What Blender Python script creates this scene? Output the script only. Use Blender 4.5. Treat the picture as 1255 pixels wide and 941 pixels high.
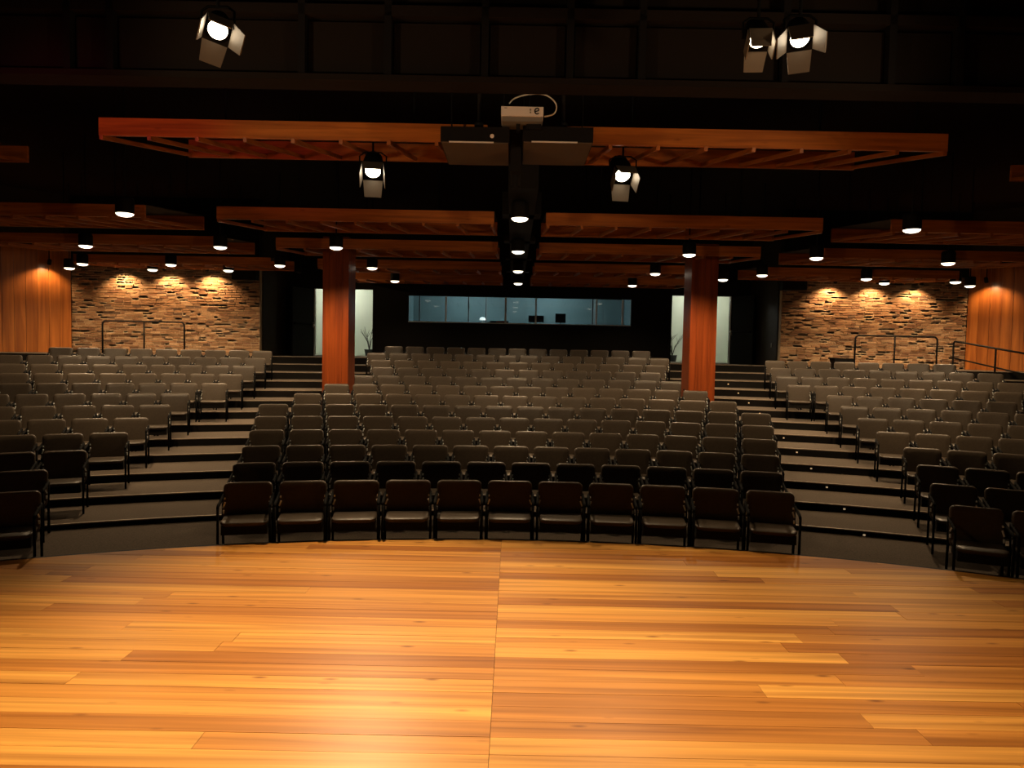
import bpy, math, random
from mathutils import Vector, Matrix
random.seed(7)
scn = bpy.context.scene
for o in list(bpy.data.objects): bpy.data.objects.remove(o)
COL = scn.collection
PI = math.pi

# ------------------------------------------------------------------ camera
CAMZ = 2.045; F = 880.0; PITCH = -0.0476; ROLL = 0.0193
cd = bpy.data.cameras.new('camera'); cam = bpy.data.objects.new('camera', cd); COL.objects.link(cam)
cd.sensor_width = 36.0; cd.lens = F / 1255 * 36.0; cd.clip_start = 0.05; cd.clip_end = 200
fw = Vector((0, math.cos(PITCH), math.sin(PITCH))); up0 = Vector((0, -math.sin(PITCH), math.cos(PITCH)))
rt0 = Vector((1, 0, 0))
rt = rt0 * math.cos(ROLL) + up0 * math.sin(ROLL); up = up0 * math.cos(ROLL) - rt0 * math.sin(ROLL)
M = Matrix((rt, up, -fw)).transposed().to_4x4(); M.translation = Vector((0, 0, CAMZ))
cam.matrix_world = M
scn.camera = cam
# ------------------------------------------------------------------ world and exposure
w = bpy.data.worlds.new('world'); scn.world = w; w.use_nodes = True
w.node_tree.nodes['Background'].inputs[0].default_value = (1.0, 0.72, 0.5, 1)
w.node_tree.nodes['Background'].inputs[1].default_value = 0.0005
vs = scn.view_settings
vs.view_transform = 'Standard'; vs.look = 'None'; vs.exposure = 0.0; vs.gamma = 1.0; vs.use_curve_mapping = False
# lamp powers (watts)
E_STAGE = [1280, 120, 520, 1300, 430]
E_FILL = 350.0  # power of the added, unseen lamps that brighten the canopies
E_DOWN = 590.0
E_WASH = 130.0
WARM = (1.0, 0.70, 0.40)

def ray(px, py):
    u, v = (px - 627.5) / F, (py - 470.5) / F
    return fw + rt * u - up * v
def at(px, py, Y):
    d = ray(px, py); return Vector((0, 0, CAMZ)) + d * (Y / d.y)
def atz(px, py, Z):
    d = ray(px, py); return Vector((0, 0, CAMZ)) + d * ((Z - CAMZ) / d.z)

# ------------------------------------------------------------------ materials
def new_mat(name):
    m = bpy.data.materials.new(name); m.use_nodes = True
    nt = m.node_tree; return m, nt, nt.nodes['Principled BSDF']
def plain(name, col, rough=0.5, metal=0.0, spec=0.5, noise=0.0, nscale=20.0, bump=0.0):
    m, nt, b = new_mat(name)
    b.inputs['Base Color'].default_value = (*col, 1); b.inputs['Roughness'].default_value = rough
    b.inputs['Metallic'].default_value = metal; b.inputs['Specular IOR Level'].default_value = spec
    if noise > 0 or bump > 0:
        tc = nt.nodes.new('ShaderNodeTexCoord'); n = nt.nodes.new('ShaderNodeTexNoise')
        n.inputs['Scale'].default_value = nscale; n.inputs['Detail'].default_value = 5
        nt.links.new(tc.outputs['Object'], n.inputs['Vector'])
        if noise > 0:
            r = nt.nodes.new('ShaderNodeValToRGB')
            r.color_ramp.elements[0].position = 0.3; r.color_ramp.elements[1].position = 0.7
            r.color_ramp.elements[0].color = (*[c * (1 - noise) for c in col], 1)
            r.color_ramp.elements[1].color = (*[min(1, c * (1 + noise)) for c in col], 1)
            nt.links.new(n.outputs['Fac'], r.inputs['Fac']); nt.links.new(r.outputs['Color'], b.inputs['Base Color'])
        if bump > 0:
            bp = nt.nodes.new('ShaderNodeBump'); bp.inputs['Strength'].default_value = bump; bp.inputs['Distance'].default_value = 0.01
            nt.links.new(n.outputs['Fac'], bp.inputs['Height']); nt.links.new(bp.outputs['Normal'], b.inputs['Normal'])
    return m
def emit(name, col, strength):
    m, nt, b = new_mat(name)
    b.inputs['Base Color'].default_value = (*col, 1)
    b.inputs['Emission Color'].default_value = (*col, 1); b.inputs['Emission Strength'].default_value = strength
    return m
def wood(name, cols, axis=0, rough=0.35, grain=(0.7, 14.0), knots=0.5, spec=0.5, var=True, coat=0.0):
    """boards: colour per object from cols, streaks along the given local axis, small knots"""
    m, nt, b = new_mat(name); N = nt.nodes; Lk = nt.links.new
    tc = N.new('ShaderNodeTexCoord'); oi = N.new('ShaderNodeObjectInfo')
    sh = N.new('ShaderNodeVectorMath'); sh.operation = 'MULTIPLY_ADD'
    cmb = N.new('ShaderNodeCombineXYZ')
    for i, k in enumerate((37.0, 91.0, 53.0)):
        mu = N.new('ShaderNodeMath'); mu.operation = 'MULTIPLY'; mu.inputs[1].default_value = k
        Lk(oi.outputs['Random'], mu.inputs[0]); Lk(mu.outputs[0], cmb.inputs[i])
    sc = [grain[1]] * 3; sc[axis] = grain[0]
    sh.inputs[1].default_value = sc
    Lk(tc.outputs['Object'], sh.inputs[0]); Lk(cmb.outputs[0], sh.inputs[2])
    n1 = N.new('ShaderNodeTexNoise'); n1.inputs['Scale'].default_value = 1.0; n1.inputs['Detail'].default_value = 6; n1.inputs['Distortion'].default_value = 0.6
    Lk(sh.outputs[0], n1.inputs['Vector'])
    # board tone
    r0 = N.new('ShaderNodeValToRGB'); el = r0.color_ramp.elements
    el[0].color = (*cols[0], 1); el[1].color = (*cols[-1], 1)
    for i, c in enumerate(cols[1:-1]):
        e = el.new((i + 1) / (len(cols) - 1)); e.color = (*c, 1)
    if var: Lk(oi.outputs['Random'], r0.inputs['Fac'])
    else: r0.inputs['Fac'].default_value = 0.5
    r1 = N.new('ShaderNodeValToRGB'); r1.color_ramp.elements[0].position = 0.28; r1.color_ramp.elements[1].position = 0.68
    r1.color_ramp.elements[0].color = (0.46, 0.37, 0.30, 1); r1.color_ramp.elements[1].color = (1.15, 1.15, 1.12, 1)
    Lk(n1.outputs['Fac'], r1.inputs['Fac'])
    mx = N.new('ShaderNodeMix'); mx.data_type = 'RGBA'; mx.blend_type = 'MULTIPLY'; mx.inputs['Factor'].default_value = 0.9
    Lk(r0.outputs['Color'], mx.inputs['A']); Lk(r1.outputs['Color'], mx.inputs['B'])
    out = mx.outputs['Result']
    if knots > 0:
        sk = N.new('ShaderNodeVectorMath'); sk.operation = 'MULTIPLY_ADD'
        ks = [7.0] * 3; ks[axis] = 2.2; sk.inputs[1].default_value = ks
        Lk(tc.outputs['Object'], sk.inputs[0]); Lk(cmb.outputs[0], sk.inputs[2])
        vo = N.new('ShaderNodeTexVoronoi'); vo.inputs['Scale'].default_value = 1.0; Lk(sk.outputs[0], vo.inputs['Vector'])
        rk = N.new('ShaderNodeValToRGB'); rk.color_ramp.elements[0].position = 0.03; rk.color_ramp.elements[1].position = 0.14
        rk.color_ramp.elements[0].color = (0.28, 0.18, 0.12, 1); rk.color_ramp.elements[1].color = (1, 1, 1, 1)
        Lk(vo.outputs['Distance'], rk.inputs['Fac'])
        m2 = N.new('ShaderNodeMix'); m2.data_type = 'RGBA'; m2.blend_type = 'MULTIPLY'; m2.inputs['Factor'].default_value = knots
        Lk(out, m2.inputs['A']); Lk(rk.outputs['Color'], m2.inputs['B']); out = m2.outputs['Result']
    Lk(out, b.inputs['Base Color'])
    b.inputs['Roughness'].default_value = rough; b.inputs['Specular IOR Level'].default_value = spec
    if coat: b.inputs['Coat Weight'].default_value = coat; b.inputs['Coat Roughness'].default_value = 0.25
    return m
def attr_mat(name, rough=0.85, bump=0.4):
    m, nt, b = new_mat(name)
    a = nt.nodes.new('ShaderNodeAttribute'); a.attribute_name = 'tint'
    tc = nt.nodes.new('ShaderNodeTexCoord'); n = nt.nodes.new('ShaderNodeTexNoise'); n.inputs['Scale'].default_value = 30; n.inputs['Detail'].default_value = 4
    nt.links.new(tc.outputs['Object'], n.inputs['Vector'])
    r = nt.nodes.new('ShaderNodeValToRGB'); r.color_ramp.elements[0].position = .3; r.color_ramp.elements[1].position = .7
    r.color_ramp.elements[0].color = (.7, .68, .66, 1); r.color_ramp.elements[1].color = (1.15, 1.15, 1.15, 1)
    nt.links.new(n.outputs['Fac'], r.inputs['Fac'])
    mx = nt.nodes.new('ShaderNodeMix'); mx.data_type = 'RGBA'; mx.blend_type = 'MULTIPLY'; mx.inputs['Factor'].default_value = 1
    nt.links.new(a.outputs['Color'], mx.inputs['A']); nt.links.new(r.outputs['Color'], mx.inputs['B'])
    nt.links.new(mx.outputs['Result'], b.inputs['Base Color'])
    bp = nt.nodes.new('ShaderNodeBump'); bp.inputs['Strength'].default_value = bump; bp.inputs['Distance'].default_value = .01
    nt.links.new(n.outputs['Fac'], bp.inputs['Height']); nt.links.new(bp.outputs['Normal'], b.inputs['Normal'])
    b.inputs['Roughness'].default_value = rough
    return m
def glass_mat(name, tint):
    m, nt, b = new_mat(name)
    out = nt.nodes['Material Output']
    tr = nt.nodes.new('ShaderNodeBsdfTransparent'); tr.inputs[0].default_value = (*tint, 1)
    gl = nt.nodes.new('ShaderNodeBsdfGlossy'); gl.inputs['Roughness'].default_value = 0.02
    fr = nt.nodes.new('ShaderNodeFresnel'); fr.inputs[0].default_value = 1.45
    mx = nt.nodes.new('ShaderNodeMixShader')
    nt.links.new(fr.outputs[0], mx.inputs[0]); nt.links.new(tr.outputs[0], mx.inputs[1]); nt.links.new(gl.outputs[0], mx.inputs[2])
    nt.links.new(mx.outputs[0], out.inputs['Surface'])
    return m

MT = dict(
    stage=wood('stage_wood', [(.35, .130, .022), (.50, .212, .040), (.58, .265, .052), (.70, .36, .078), (.52, .225, .042)], 0, .40, (.38, 15.0), .85, spec=.18),
    cedar=wood('cedar', [(.46, .135, .019), (.54, .168, .026), (.50, .15, .022)], 0, .42, (.8, 16.0), .5),
    cedar_y=wood('cedar_rib', [(.42, .122, .018), (.48, .145, .022)], 1, .42, (.8, 16.0), .2),
    panel=wood('panel_wood', [(.26, .075, .012), (.36, .115, .02), (.32, .095, .016), (.42, .14, .026)], 2, .32, (.5, 9.0), .1),
    column=wood('column_wood', [(.23, .042, .006), (.29, .058, .009), (.26, .049, .008)], 2, .36, (.6, 12.0), .4),
    black=plain('black_paint', (.005, .004, .004), .7, 0, .2),
    ceil=plain('ceiling_black', (.014, .009, .006), .9, 0, .1),
    bulk=plain('bulkhead_brown', (.010, .006, .004), .8, 0, .2),
    darkwall=plain('dark_wall', (.008, .007, .006), .85, 0, .2),
    retwall=plain('return_wall', (.030, .020, .012), .8, 0, .2),
    carpet=plain('carpet', (.080, .063, .048), .95, 0, .1, .25, 60, .3),
    riser=plain('riser_black', (.008, .007, .006), .85, 0, .1),
    nosing=plain('nosing', (.26, .20, .15), .5, 0, .4),
    leather=plain('leather', (.056, .042, .029), .40, 0, .28, .12, 40, .05),
    frame=plain('frame_metal', (.004, .004, .004), .8, 0, .05),
    chrome=plain('chrome', (.75, .72, .68), .25, 1.0),
    mortar=plain('mortar', (.42, .31, .20), .95, 0, .1),
    brick=attr_mat('brick'),
    rail=plain('rail_metal', (.006, .006, .006), .6, 0, .1),
    white=plain('white_plastic', (.78, .70, .66), .5),
    grey=plain('grey_metal', (.28, .26, .24), .4, .4),
    under=plain('box_underside', (.085, .055, .034), .7),
    lobby=plain('lobby_paint', (.60, .63, .55), .8),
    booth=plain('booth_paint', (.30, .37, .37), .8),
    alu=plain('aluminium', (.72, .76, .76), .4, .0),
    glass=glass_mat('booth_glass', (.80, .90, .92)),
    barn=plain('barn_door_metal', (.16, .13, .10), .5, .3),
    cable=plain('white_cable', (.75, .68, .58), .5),
    tape=plain('tape', (.6, .55, .48), .6),
    lens=emit('lamp_lens', (1.0, .86, .62), 14),
    lens_dim=emit('lamp_lens_dim', (1.0, .80, .52), 12),
    disc=emit('downlight_glow', (1.0, .86, .66), 4),
    led=emit('step_led', (1.0, .7, .4), .3),
    red=plain('red', (.5, .05, .03), .5),
    twig=plain('twig', (.03, .022, .015), .8),
    pot=plain('pot', (.02, .02, .02), .6),
)

# ------------------------------------------------------------------ mesh helpers
class MB:
    def __init__(s): s.v = []; s.f = []; s.c = []
    def add(s, vs, fs, col=None):
        n = len(s.v); s.v += [tuple(v) for v in vs]; s.f += [tuple(i + n for i in f) for f in fs]
        s.c += [col] * len(fs); return s
    def box(s, c, d, m=None, col=None):
        x, y, z = d[0] / 2, d[1] / 2, d[2] / 2
        vs = [Vector((sx * x, sy * y, sz * z)) for sz in (-1, 1) for sy in (-1, 1) for sx in (-1, 1)]
        if m is not None: vs = [m @ v for v in vs]
        c = Vector(c)
        return s.add([v + c for v in vs], [(0, 2, 3, 1), (4, 5, 7, 6), (0, 1, 5, 4), (2, 6, 7, 3), (0, 4, 6, 2), (1, 3, 7, 5)], col)
    def box2(s, a, b, col=None):
        return s.box([(a[i] + b[i]) / 2 for i in range(3)], [abs(b[i] - a[i]) for i in range(3)], None, col)
    def bar(s, a, b, wx, wz, upv=(0, 0, 1)):
        a, b = Vector(a), Vector(b); d = (b - a); L = d.length; d.normalize()
        x = d.cross(Vector(upv)); x.normalize(); z = x.cross(d)
        m = Matrix((x, d, z)).transposed()
        return s.box((a + b) / 2, (wx, L, wz), m)
    def tube(s, pts, r, n=8, cap=True):
        pts = [Vector(p) for p in pts]; rings = []
        prev = None
        for i, p in enumerate(pts):
            t = (pts[min(i + 1, len(pts) - 1)] - pts[max(i - 1, 0)]).normalized()
            if prev is None:
                a = Vector((0, 0, 1)) if abs(t.z) < .9 else Vector((1, 0, 0))
                x = t.cross(a).normalized()
            else: x = (prev - t * prev.dot(t)).normalized()
            prev = x; y = t.cross(x)
            rr = r[i] if isinstance(r, (list, tuple)) else r
            rings.append([p + x * (math.cos(2 * PI * k / n) * rr) + y * (math.sin(2 * PI * k / n) * rr) for k in range(n)])
        vs = [v for g in rings for v in g]; fs = []
        for i in range(len(pts) - 1):
            for k in range(n): fs.append((i * n + k, i * n + (k + 1) % n, (i + 1) * n + (k + 1) % n, (i + 1) * n + k))
        if cap: fs += [tuple(reversed(range(n))), tuple((len(pts) - 1) * n + k for k in range(n))]
        return s.add(vs, fs)
    def lathe(s, prof, n=20, c=(0, 0, 0), cap=True):
        c = Vector(c); vs = []; fs = []
        for r, z in prof: vs += [c + Vector((r * math.cos(2 * PI * k / n), r * math.sin(2 * PI * k / n), z)) for k in range(n)]
        for i in range(len(prof) - 1):
            for k in range(n): fs.append((i * n + k, i * n + (k + 1) % n, (i + 1) * n + (k + 1) % n, (i + 1) * n + k))
        if cap: fs += [tuple(reversed(range(n))), tuple((len(prof) - 1) * n + k for k in range(n))]
        return s.add(vs, fs)
    def prism(s, poly, z0, z1):
        n = len(poly)
        vs = [(x, y, z0) for x, y in poly] + [(x, y, z1) for x, y in poly]
        fs = [tuple(reversed(range(n))), tuple(range(n, 2 * n))] + [(i, (i + 1) % n, n + (i + 1) % n, n + i) for i in range(n)]
        return s.add(vs, fs)
    def mesh(s, name, m, smooth=False):
        me = bpy.data.meshes.new(name); me.from_pydata(s.v, [], s.f); me.materials.append(MT[m] if isinstance(m, str) else m)
        if smooth:
            me.polygons.foreach_set('use_smooth', [True] * len(me.polygons))
        if any(c is not None for c in s.c):
            at_ = me.color_attributes.new('tint', 'FLOAT_COLOR', 'CORNER'); k = 0
            for p, c in zip(me.polygons, s.c):
                for _ in p.loop_indices: at_.data[k].color = (*(c or (.5, .5, .5)), 1); k += 1
        me.update(); return me

def link(name, data, parent=None, loc=None, rot=None):
    o = bpy.data.objects.new(name, data); COL.objects.link(o)
    if parent is not None: o.parent = parent
    if loc is not None: o.location = loc
    if rot is not None: o.rotation_euler = rot
    return o
def obj(name, mb, m, parent=None, loc=None, rot=None, smooth=False):
    return link(name, mb.mesh(name, m, smooth), parent, loc, rot)
def tag(o, label=None, cat=None, group=None, kind=None):
    if label: o['label'] = label
    if cat: o['category'] = cat
    if group: o['group'] = group
    if kind: o['kind'] = kind
    return o
def thing(name, label, cat, loc=(0, 0, 0), rotz=0.0, group=None):
    o = link(name, None, None, loc, (0, 0, rotz)); o.empty_display_size = .1
    return tag(o, label, cat, group)
def struct(name, mb, m, label=None, parent=None, smooth=False):
    o = obj(name, mb, m, parent, smooth=smooth)
    if parent is None: tag(o, label, None, None, 'structure')
    return o
ORD = ['zeroth', 'first', 'second', 'third', 'fourth', 'fifth', 'sixth', 'seventh', 'eighth', 'ninth', 'tenth', 'eleventh', 'twelfth', 'thirteenth', 'fourteenth', 'fifteenth', 'sixteenth']

def clip(poly, inside, inter):
    out = []
    for i in range(len(poly)):
        a, b = poly[i - 1], poly[i]; ia, ib = inside(a), inside(b)
        if ib:
            if not ia: out.append(inter(a, b))
            out.append(b)
        elif ia: out.append(inter(a, b))
    return out
def clip_half(poly, nx, ny, d):            # keep nx*x+ny*y <= d
    f = lambda p: nx * p[0] + ny * p[1] - d
    def inter(a, b):
        t = f(a) / (f(a) - f(b)); return (a[0] + (b[0] - a[0]) * t, a[1] + (b[1] - a[1]) * t)
    return clip(poly, lambda p: f(p) <= 1e-9, inter)
def clip_convex(poly, hull):               # hull counter-clockwise
    for i in range(len(hull)):
        if len(poly) < 3: return []
        a, b = hull[i - 1], hull[i]
        nx, ny = (b[1] - a[1]), -(b[0] - a[0])
        poly = clip_half(poly, nx, ny, nx * a[0] + ny * a[1])
    return poly

# ------------------------------------------------------------------ plan of the hall
XC, YC = 0.0876, -3.4997                   # centre of the seating arcs
RST = 11.139                               # stage edge radius
D = 1.0112; R1 = 11.7757; R0 = 11.705; RO = 1.0458; CH = 0.7304
def tier_z(t): return -0.161 + 0.0909 * (t - 1) + 0.0042 * (t - 1) ** 2
def ramp(r): return -.034 + .066 * max(0.0, min(1.0, (r - 11.19) / 1.63))
def riser_r(t): return R1 + (t - 1) * D + RO            # riser between tier t and t+1
def pol(r, th): return (XC + r * math.sin(th), YC + r * math.cos(th))
YB, YBR = 22.8, 20.2                       # black back wall, brick walls
XL, XR = -7.12, 7.52                       # alcove sides
HX = 16.0
HALL = [(-HX, -2.5), (HX, -2.5), (HX, 16.4), (12.72, YBR), (-12.40, YBR), (-HX, 16.4)]
ALC = [(XL, YBR), (XR, YBR), (XR, YB), (XL, YB)]

# ------------------------------------------------------------------ stage floor
TH_ST = [-1.0 + 2.0 * k / 60 for k in range(61)]
disc = [pol(RST, t) for t in TH_ST]        # left to right along the front edge
stage_poly = [p for p in disc if abs(p[0]) < 8.6]
stage_poly = [(stage_poly[-1][0], -2.3), (stage_poly[0][0], -2.3)] + stage_poly
hull = list(reversed(stage_poly))          # counter-clockwise
def area(p): return sum(p[i - 1][0] * p[i][1] - p[i][0] * p[i - 1][1] for i in range(len(p)))
if area(hull) < 0: hull.reverse()
floor = struct('floor', MB().prism(hull, -0.30, -0.022), 'black', 'curved timber stage floor of honey coloured boards')
SEAM = -0.08; BW = 0.165
y = 7.66; row = 0
rnd = random.Random(3)
while y > 0.9:
    y0 = y - BW
    for side in (-1, 1):
        x = SEAM; first = True
        while abs(x) < 8.8:
            L = rnd.uniform(1.5, 4.6) if first else rnd.uniform(2.6, 4.6)
            if abs(x) + L > 7.6: L = 9.2 - abs(x)
            x2 = x + side * L; a, b = min(x, x2), max(x, x2); g = .0012
            poly = clip_convex([(a + g, y0 + g), (b - g, y0 + g), (b - g, y - g), (a + g, y - g)], hull)
            if len(poly) >= 3 and abs(area(poly)) > .004:
                dz = rnd.uniform(-.0008, .0008)
                cx = (a + b) / 2; cy = (y0 + y) / 2
                obj('plank', MB().prism([(px - cx, py - cy) for px, py in poly], -.022, dz), 'stage', floor, (cx, cy, 0))
            x = x2; first = False
    y = y0; row += 1
edge = MB()
for i in range(len(TH_ST) - 1):
    t0, t1 = TH_ST[i], TH_ST[i + 1]
    if abs(pol(RST, t0)[0]) > 8.7 or abs(pol(RST, t1)[0]) > 8.7: continue
    q = [pol(RST + .002, t0), pol(RST + .002, t1), pol(RST + .060, t1), pol(RST + .060, t0)]
    edge.prism(q, -.21, -.004)
struct('trim_shadow_gap', edge, 'black', 'thin black strip standing in for the shadow gap along the curved stage front')  # black strip paints the shadowed gap between stage boards and carpet

# ------------------------------------------------------------------ seating tiers
for t in range(1, 15):
    ri = RST + .052 if t == 1 else riser_r(t - 1)
    ro = riser_r(t) + .02 if t < 14 else 27.5
    zt = tier_z(t)
    tr, rs, ns = MB(), MB(), MB()
    N = 96
    for k in range(N):
        a0, a1 = -.92 + 1.84 * k / N, -.92 + 1.84 * (k + 1) / N
        quad = [pol(ri + .012, a0), pol(ri + .012, a1), pol(ro, a1), pol(ro, a0)]; quad.reverse()
        nq = [pol(ri - .004, a0), pol(ri - .004, a1), pol(ri + .03, a1), pol(ri + .03, a0)]; nq.reverse()
        rq = [pol(ri, a0), pol(ri, a1), pol(ri + .02, a1), pol(ri + .02, a0)]; rq.reverse()
        for zone in (HALL, ALC):
            p = clip_convex(quad, zone)
            if len(p) >= 3 and abs(area(p)) > 1e-4: tr.prism(p, zt - .04, zt)
            if t > 1:
                p = clip_convex(rq, zone)
                if len(p) >= 3 and abs(area(p)) > 1e-5: rs.prism(p, tier_z(t - 1) - .03, zt - .012)
                p = clip_convex(nq, zone)
                if len(p) >= 3 and abs(area(p)) > 1e-5: ns.prism(p, zt - .012, zt + .003)
    if t == 1:                                # the first tier slopes up gently from the stage edge
        tr.v = [(x, y, z + ramp(math.hypot(x - XC, y - YC))) for x, y, z in tr.v]
    o = struct('floor_tier', tr, 'carpet', 'curved carpeted seating tier, level %d up from the stage' % t)
    if t > 1:
        obj('riser', rs, 'riser', o); obj('nosing', ns, 'nosing', o)
        # small square step lights set into the risers of the double railing aisle
        for sgn in (1,):
            th = sgn * (.335 - .009 * (t - 2))
            if t <= 12:
                px, py = pol(riser_r(t - 1) - .002, th)
                obj('step_light', MB().box((0, 0, 0), (.028, .006, .022)), 'led', o, (px, py, (tier_z(t) + tier_z(t - 1)) / 2), (0, 0, -th))

# ------------------------------------------------------------------ walls
ZT = 6.1                                   # ceiling height
wb = MB()
d1 = (-6.32, -4.42); d2 = (4.98, 6.90); DZ = 3.86; BZ = 1.73
wx0, wx1, wz0, wz1 = -3.33, 3.73, 2.86, 3.70
T = .16
for (a, b, z0, z1) in [(XL, d1[0], 0, ZT), (d1[0], d1[1], DZ, ZT), (d1[1], wx0, 0, ZT), (wx0, wx1, 0, wz0), (wx0, wx1, wz1, ZT),
                       (wx1, d2[0], 0, ZT), (d2[0], d2[1], DZ, ZT), (d2[1], XR, 0, ZT)]:
    wb.box2((a, YB, z0), (b, YB + T, z1))
struct('wall_back', wb, 'darkwall', 'matte black back wall with a long control room window')
struct('wall_return_left', MB().box2((XL - .2, YBR + .2, 0), (XL, YB + T, ZT)), 'retwall', 'dark brown return wall beside the single railing brick wall')
wr = struct('wall_return_right', MB().box2((XR, YBR + .2, 0), (XR + .2, YB + T, ZT)), 'retwall', 'dark brown return wall beside the double railing brick wall')
obj('switch_plate', MB().box((XR - .008, 20.9, 2.32), (.012, .08, .13)), 'grey', wr)

def brick_wall(name, x0, x1, label):
    z0, z1 = 1.35, 4.25
    o = struct(name, MB().box2((x0, YBR + .03, 0), (x1, YBR + .3, 4.3)), 'mortar', label)
    struct(name.replace('brick', 'upper'), MB().box2((x0, YBR + .0, 4.3), (x1, YBR + .3, ZT)), 'darkwall', 'black upper wall above the ' + label)
    m = MB(); r = random.Random(x0)
    z = z0
    while z < z1:
        h = r.uniform(.050, .060); x = x0 - r.uniform(0, .2)
        while x < x1:
            L = r.uniform(.19, .27) if r.random() < .8 else r.uniform(.09, .13)
            a, b = max(x, x0), min(x + L, x1)
            if b - a > .03:
                t = r.random(); base = (.28, .150, .070) if t < .5 else ((.40, .245, .13) if t < .75 else ((.18, .085, .040) if t < .94 else (.10, .055, .032)))
                k = r.uniform(.8, 1.2); col = tuple(c * k for c in base)
                pr = r.choice((-.004, .002, .006, .010, .015, .022))
                m.box2((a + .006, YBR + .03 - pr - .004, z + r.uniform(.003, .008)), (b - .006, YBR + .05, z + h - r.uniform(.003, .008)), col)
            x += L + .004
        z += h + .010
    b = obj('bricks', m, 'brick', o); tag(b, kind='stuff')
    return o
brick_wall('wall_brick_left', -12.40, XL, 'rough brown brick wall behind the single railing')
brick_wall('wall_brick_right', XR, 12.72, 'rough brown brick wall behind the double railings')

def board_wall(name, a, b, label, fr=0.0):
    a, b = Vector((*a, 0)), Vector((*b, 0)); d = (b - a); L = d.length; d.normalize(); n = Vector((-d.y, d.x, 0))
    if n.dot(Vector((0, 8, 0)) - a) < 0: n = -n
    ang = math.atan2(d.y, d.x)
    bk = MB(); c = (a + b) / 2 - n * .12
    bk.box((c.x, c.y, ZT / 2), (L, .2, ZT), Matrix.Rotation(ang, 3, 'Z'))
    o = struct(name, bk, 'retwall', label)
    wv = .27; k = 0; x = 0
    me = None
    while x < L - .02:
        ww = min(wv, L - x); p = a + d * (x + ww / 2) + n * (.0 + .006 * (k % 2))
        if me is None or ww < wv: me = MB().box((0, 0, 0), (ww - .006, .03, 3.5)).mesh('wall_board', 'panel')
        link('wall_board', me, o, (p.x, p.y, 2.85), (0, 0, ang))
        x += wv; k += 1
    return o
board_wall('wall_wood_left', (-12.40, YBR), (-15.98, 16.42), 'splayed wall of vertical orange timber boards by the single railing')
board_wall('wall_wood_right', (12.72, YBR), (15.98, 16.42), 'splayed wall of vertical orange timber boards by the sloping railing')
struct('wall_left', MB().box2((-HX - .2, -2.7, -.5), (-HX, 16.3, ZT)), 'darkwall', 'plain dark side wall')
struct('wall_right', MB().box2((HX, -2.7, -.5), (HX + .2, 16.3, ZT)), 'darkwall', 'plain dark side wall')
struct('wall_front', MB().box2((-HX, -2.7, -.5), (HX, -2.5, ZT)), 'darkwall', 'black wall behind the stage')
struct('ceiling', MB().box2((-HX - .2, -2.7, ZT), (HX + .2, YB + 4.5, ZT + .2)), 'ceil', 'black painted ceiling high above the timber canopies')

# dark panelled bulkhead crossing the hall above the stage front
bh = MB(); YBH = 7.2
zl = CAMZ + 2.66
bh.box2((-10, YBH, zl - .04), (10, YBH + .30, zl + .02))
blk = struct('trim_2', bh, 'bulk', 'dark brown ledge of the bulkhead over the stage front')
xs = [-9.2, -7.8, -6.4] + [(p - 627.5) / F * YBH for p in (83, 135, 366, 470, 587, 690, 777, 950, 1078, 1160)] + [5.9, 7.3, 8.7]
for a, b in zip(xs[:-1], xs[1:]):
    obj('bulkhead_panel', MB().box2((a + .05, YBH + .10, zl + .05), (b - .05, YBH + .14, zl + .56)), 'bulk', blk)
for a in xs:
    obj('bulkhead_post', MB().box2((a - .035, YBH + .02, zl + .02), (a + .035, YBH + .12, ZT)), 'black', blk)
obj('bulkhead_rail', MB().box2((-10, YBH + .02, zl + .60), (10, YBH + .14, zl + .70)), 'bulk', blk)
obj('bulkhead_back', MB().box2((-10, YBH + .16, zl), (10, YBH + .2, ZT)), 'ceil', blk)

# ------------------------------------------------------------------ lobby behind the doors, control room behind the window
def room(name, x0, x1, y0, y1, z0, z1, m, label):
    t = .08
    for part, a, b in (('back', (x0, y1, z0), (x1, y1 + t, z1)), ('side', (x0 - t, y0, z0), (x0, y1 + t, z1)), ('end', (x1, y0, z0), (x1 + t, y1 + t, z1))):
        struct('wall_%s_%s' % (name, part), MB().box2(a, b), m, label + ', %s wall' % part)
    struct('ceiling_' + name, MB().box2((x0, y0, z1), (x1, y1, z1 + t)), m, label + ', ceiling')
    struct('floor_' + name, MB().box2((x0, y0, z0 - t), (x1, y1, z0)), m, label + ', floor')
room('lobby_left', -7.3, -3.62, YB + T, YB + 2.3, BZ, 4.3, 'lobby', 'pale lobby seen through the doorway near the single railing')
room('lobby_right', 4.02, 7.7, YB + T, YB + 2.3, BZ, 4.3, 'lobby', 'pale lobby seen through the doorway near the double railings')
room('booth', -3.52, 3.92, YB + T, YB + 2.6, 2.0, 4.3, 'booth', 'blue grey control room interior')
def point(name, loc, e, col, size=.1, parent=None):
    l = bpy.data.lights.new(name, 'POINT'); l.energy = e; l.color = col; l.shadow_soft_size = size
    return link(name, l, parent, loc)
def ceiling_lamp(label, loc, e, col):
    t = thing('ceiling_lamp', label, 'lamp', loc)
    obj('lamp_base', MB().lathe([(.12, -.04), (.12, 0)], 16), 'white', t)
    obj('lamp_globe', MB().lathe([(.02, -.13), (.08, -.11), (.10, -.07), (.10, -.04)], 16), emit('globe_glow', col, 3), t, smooth=True)
    point('lamp_light', (0, 0, -.2), e, col, .1, t)
ceiling_lamp('round lamp on the lobby ceiling near the single railing', (-5.9, YB + 1.2, 4.3), 70, (1.0, 1.0, .86))
ceiling_lamp('round lamp on the lobby ceiling near the double railings', (6.3, YB + 1.2, 4.3), 55, (1.0, 1.0, .86))
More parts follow.
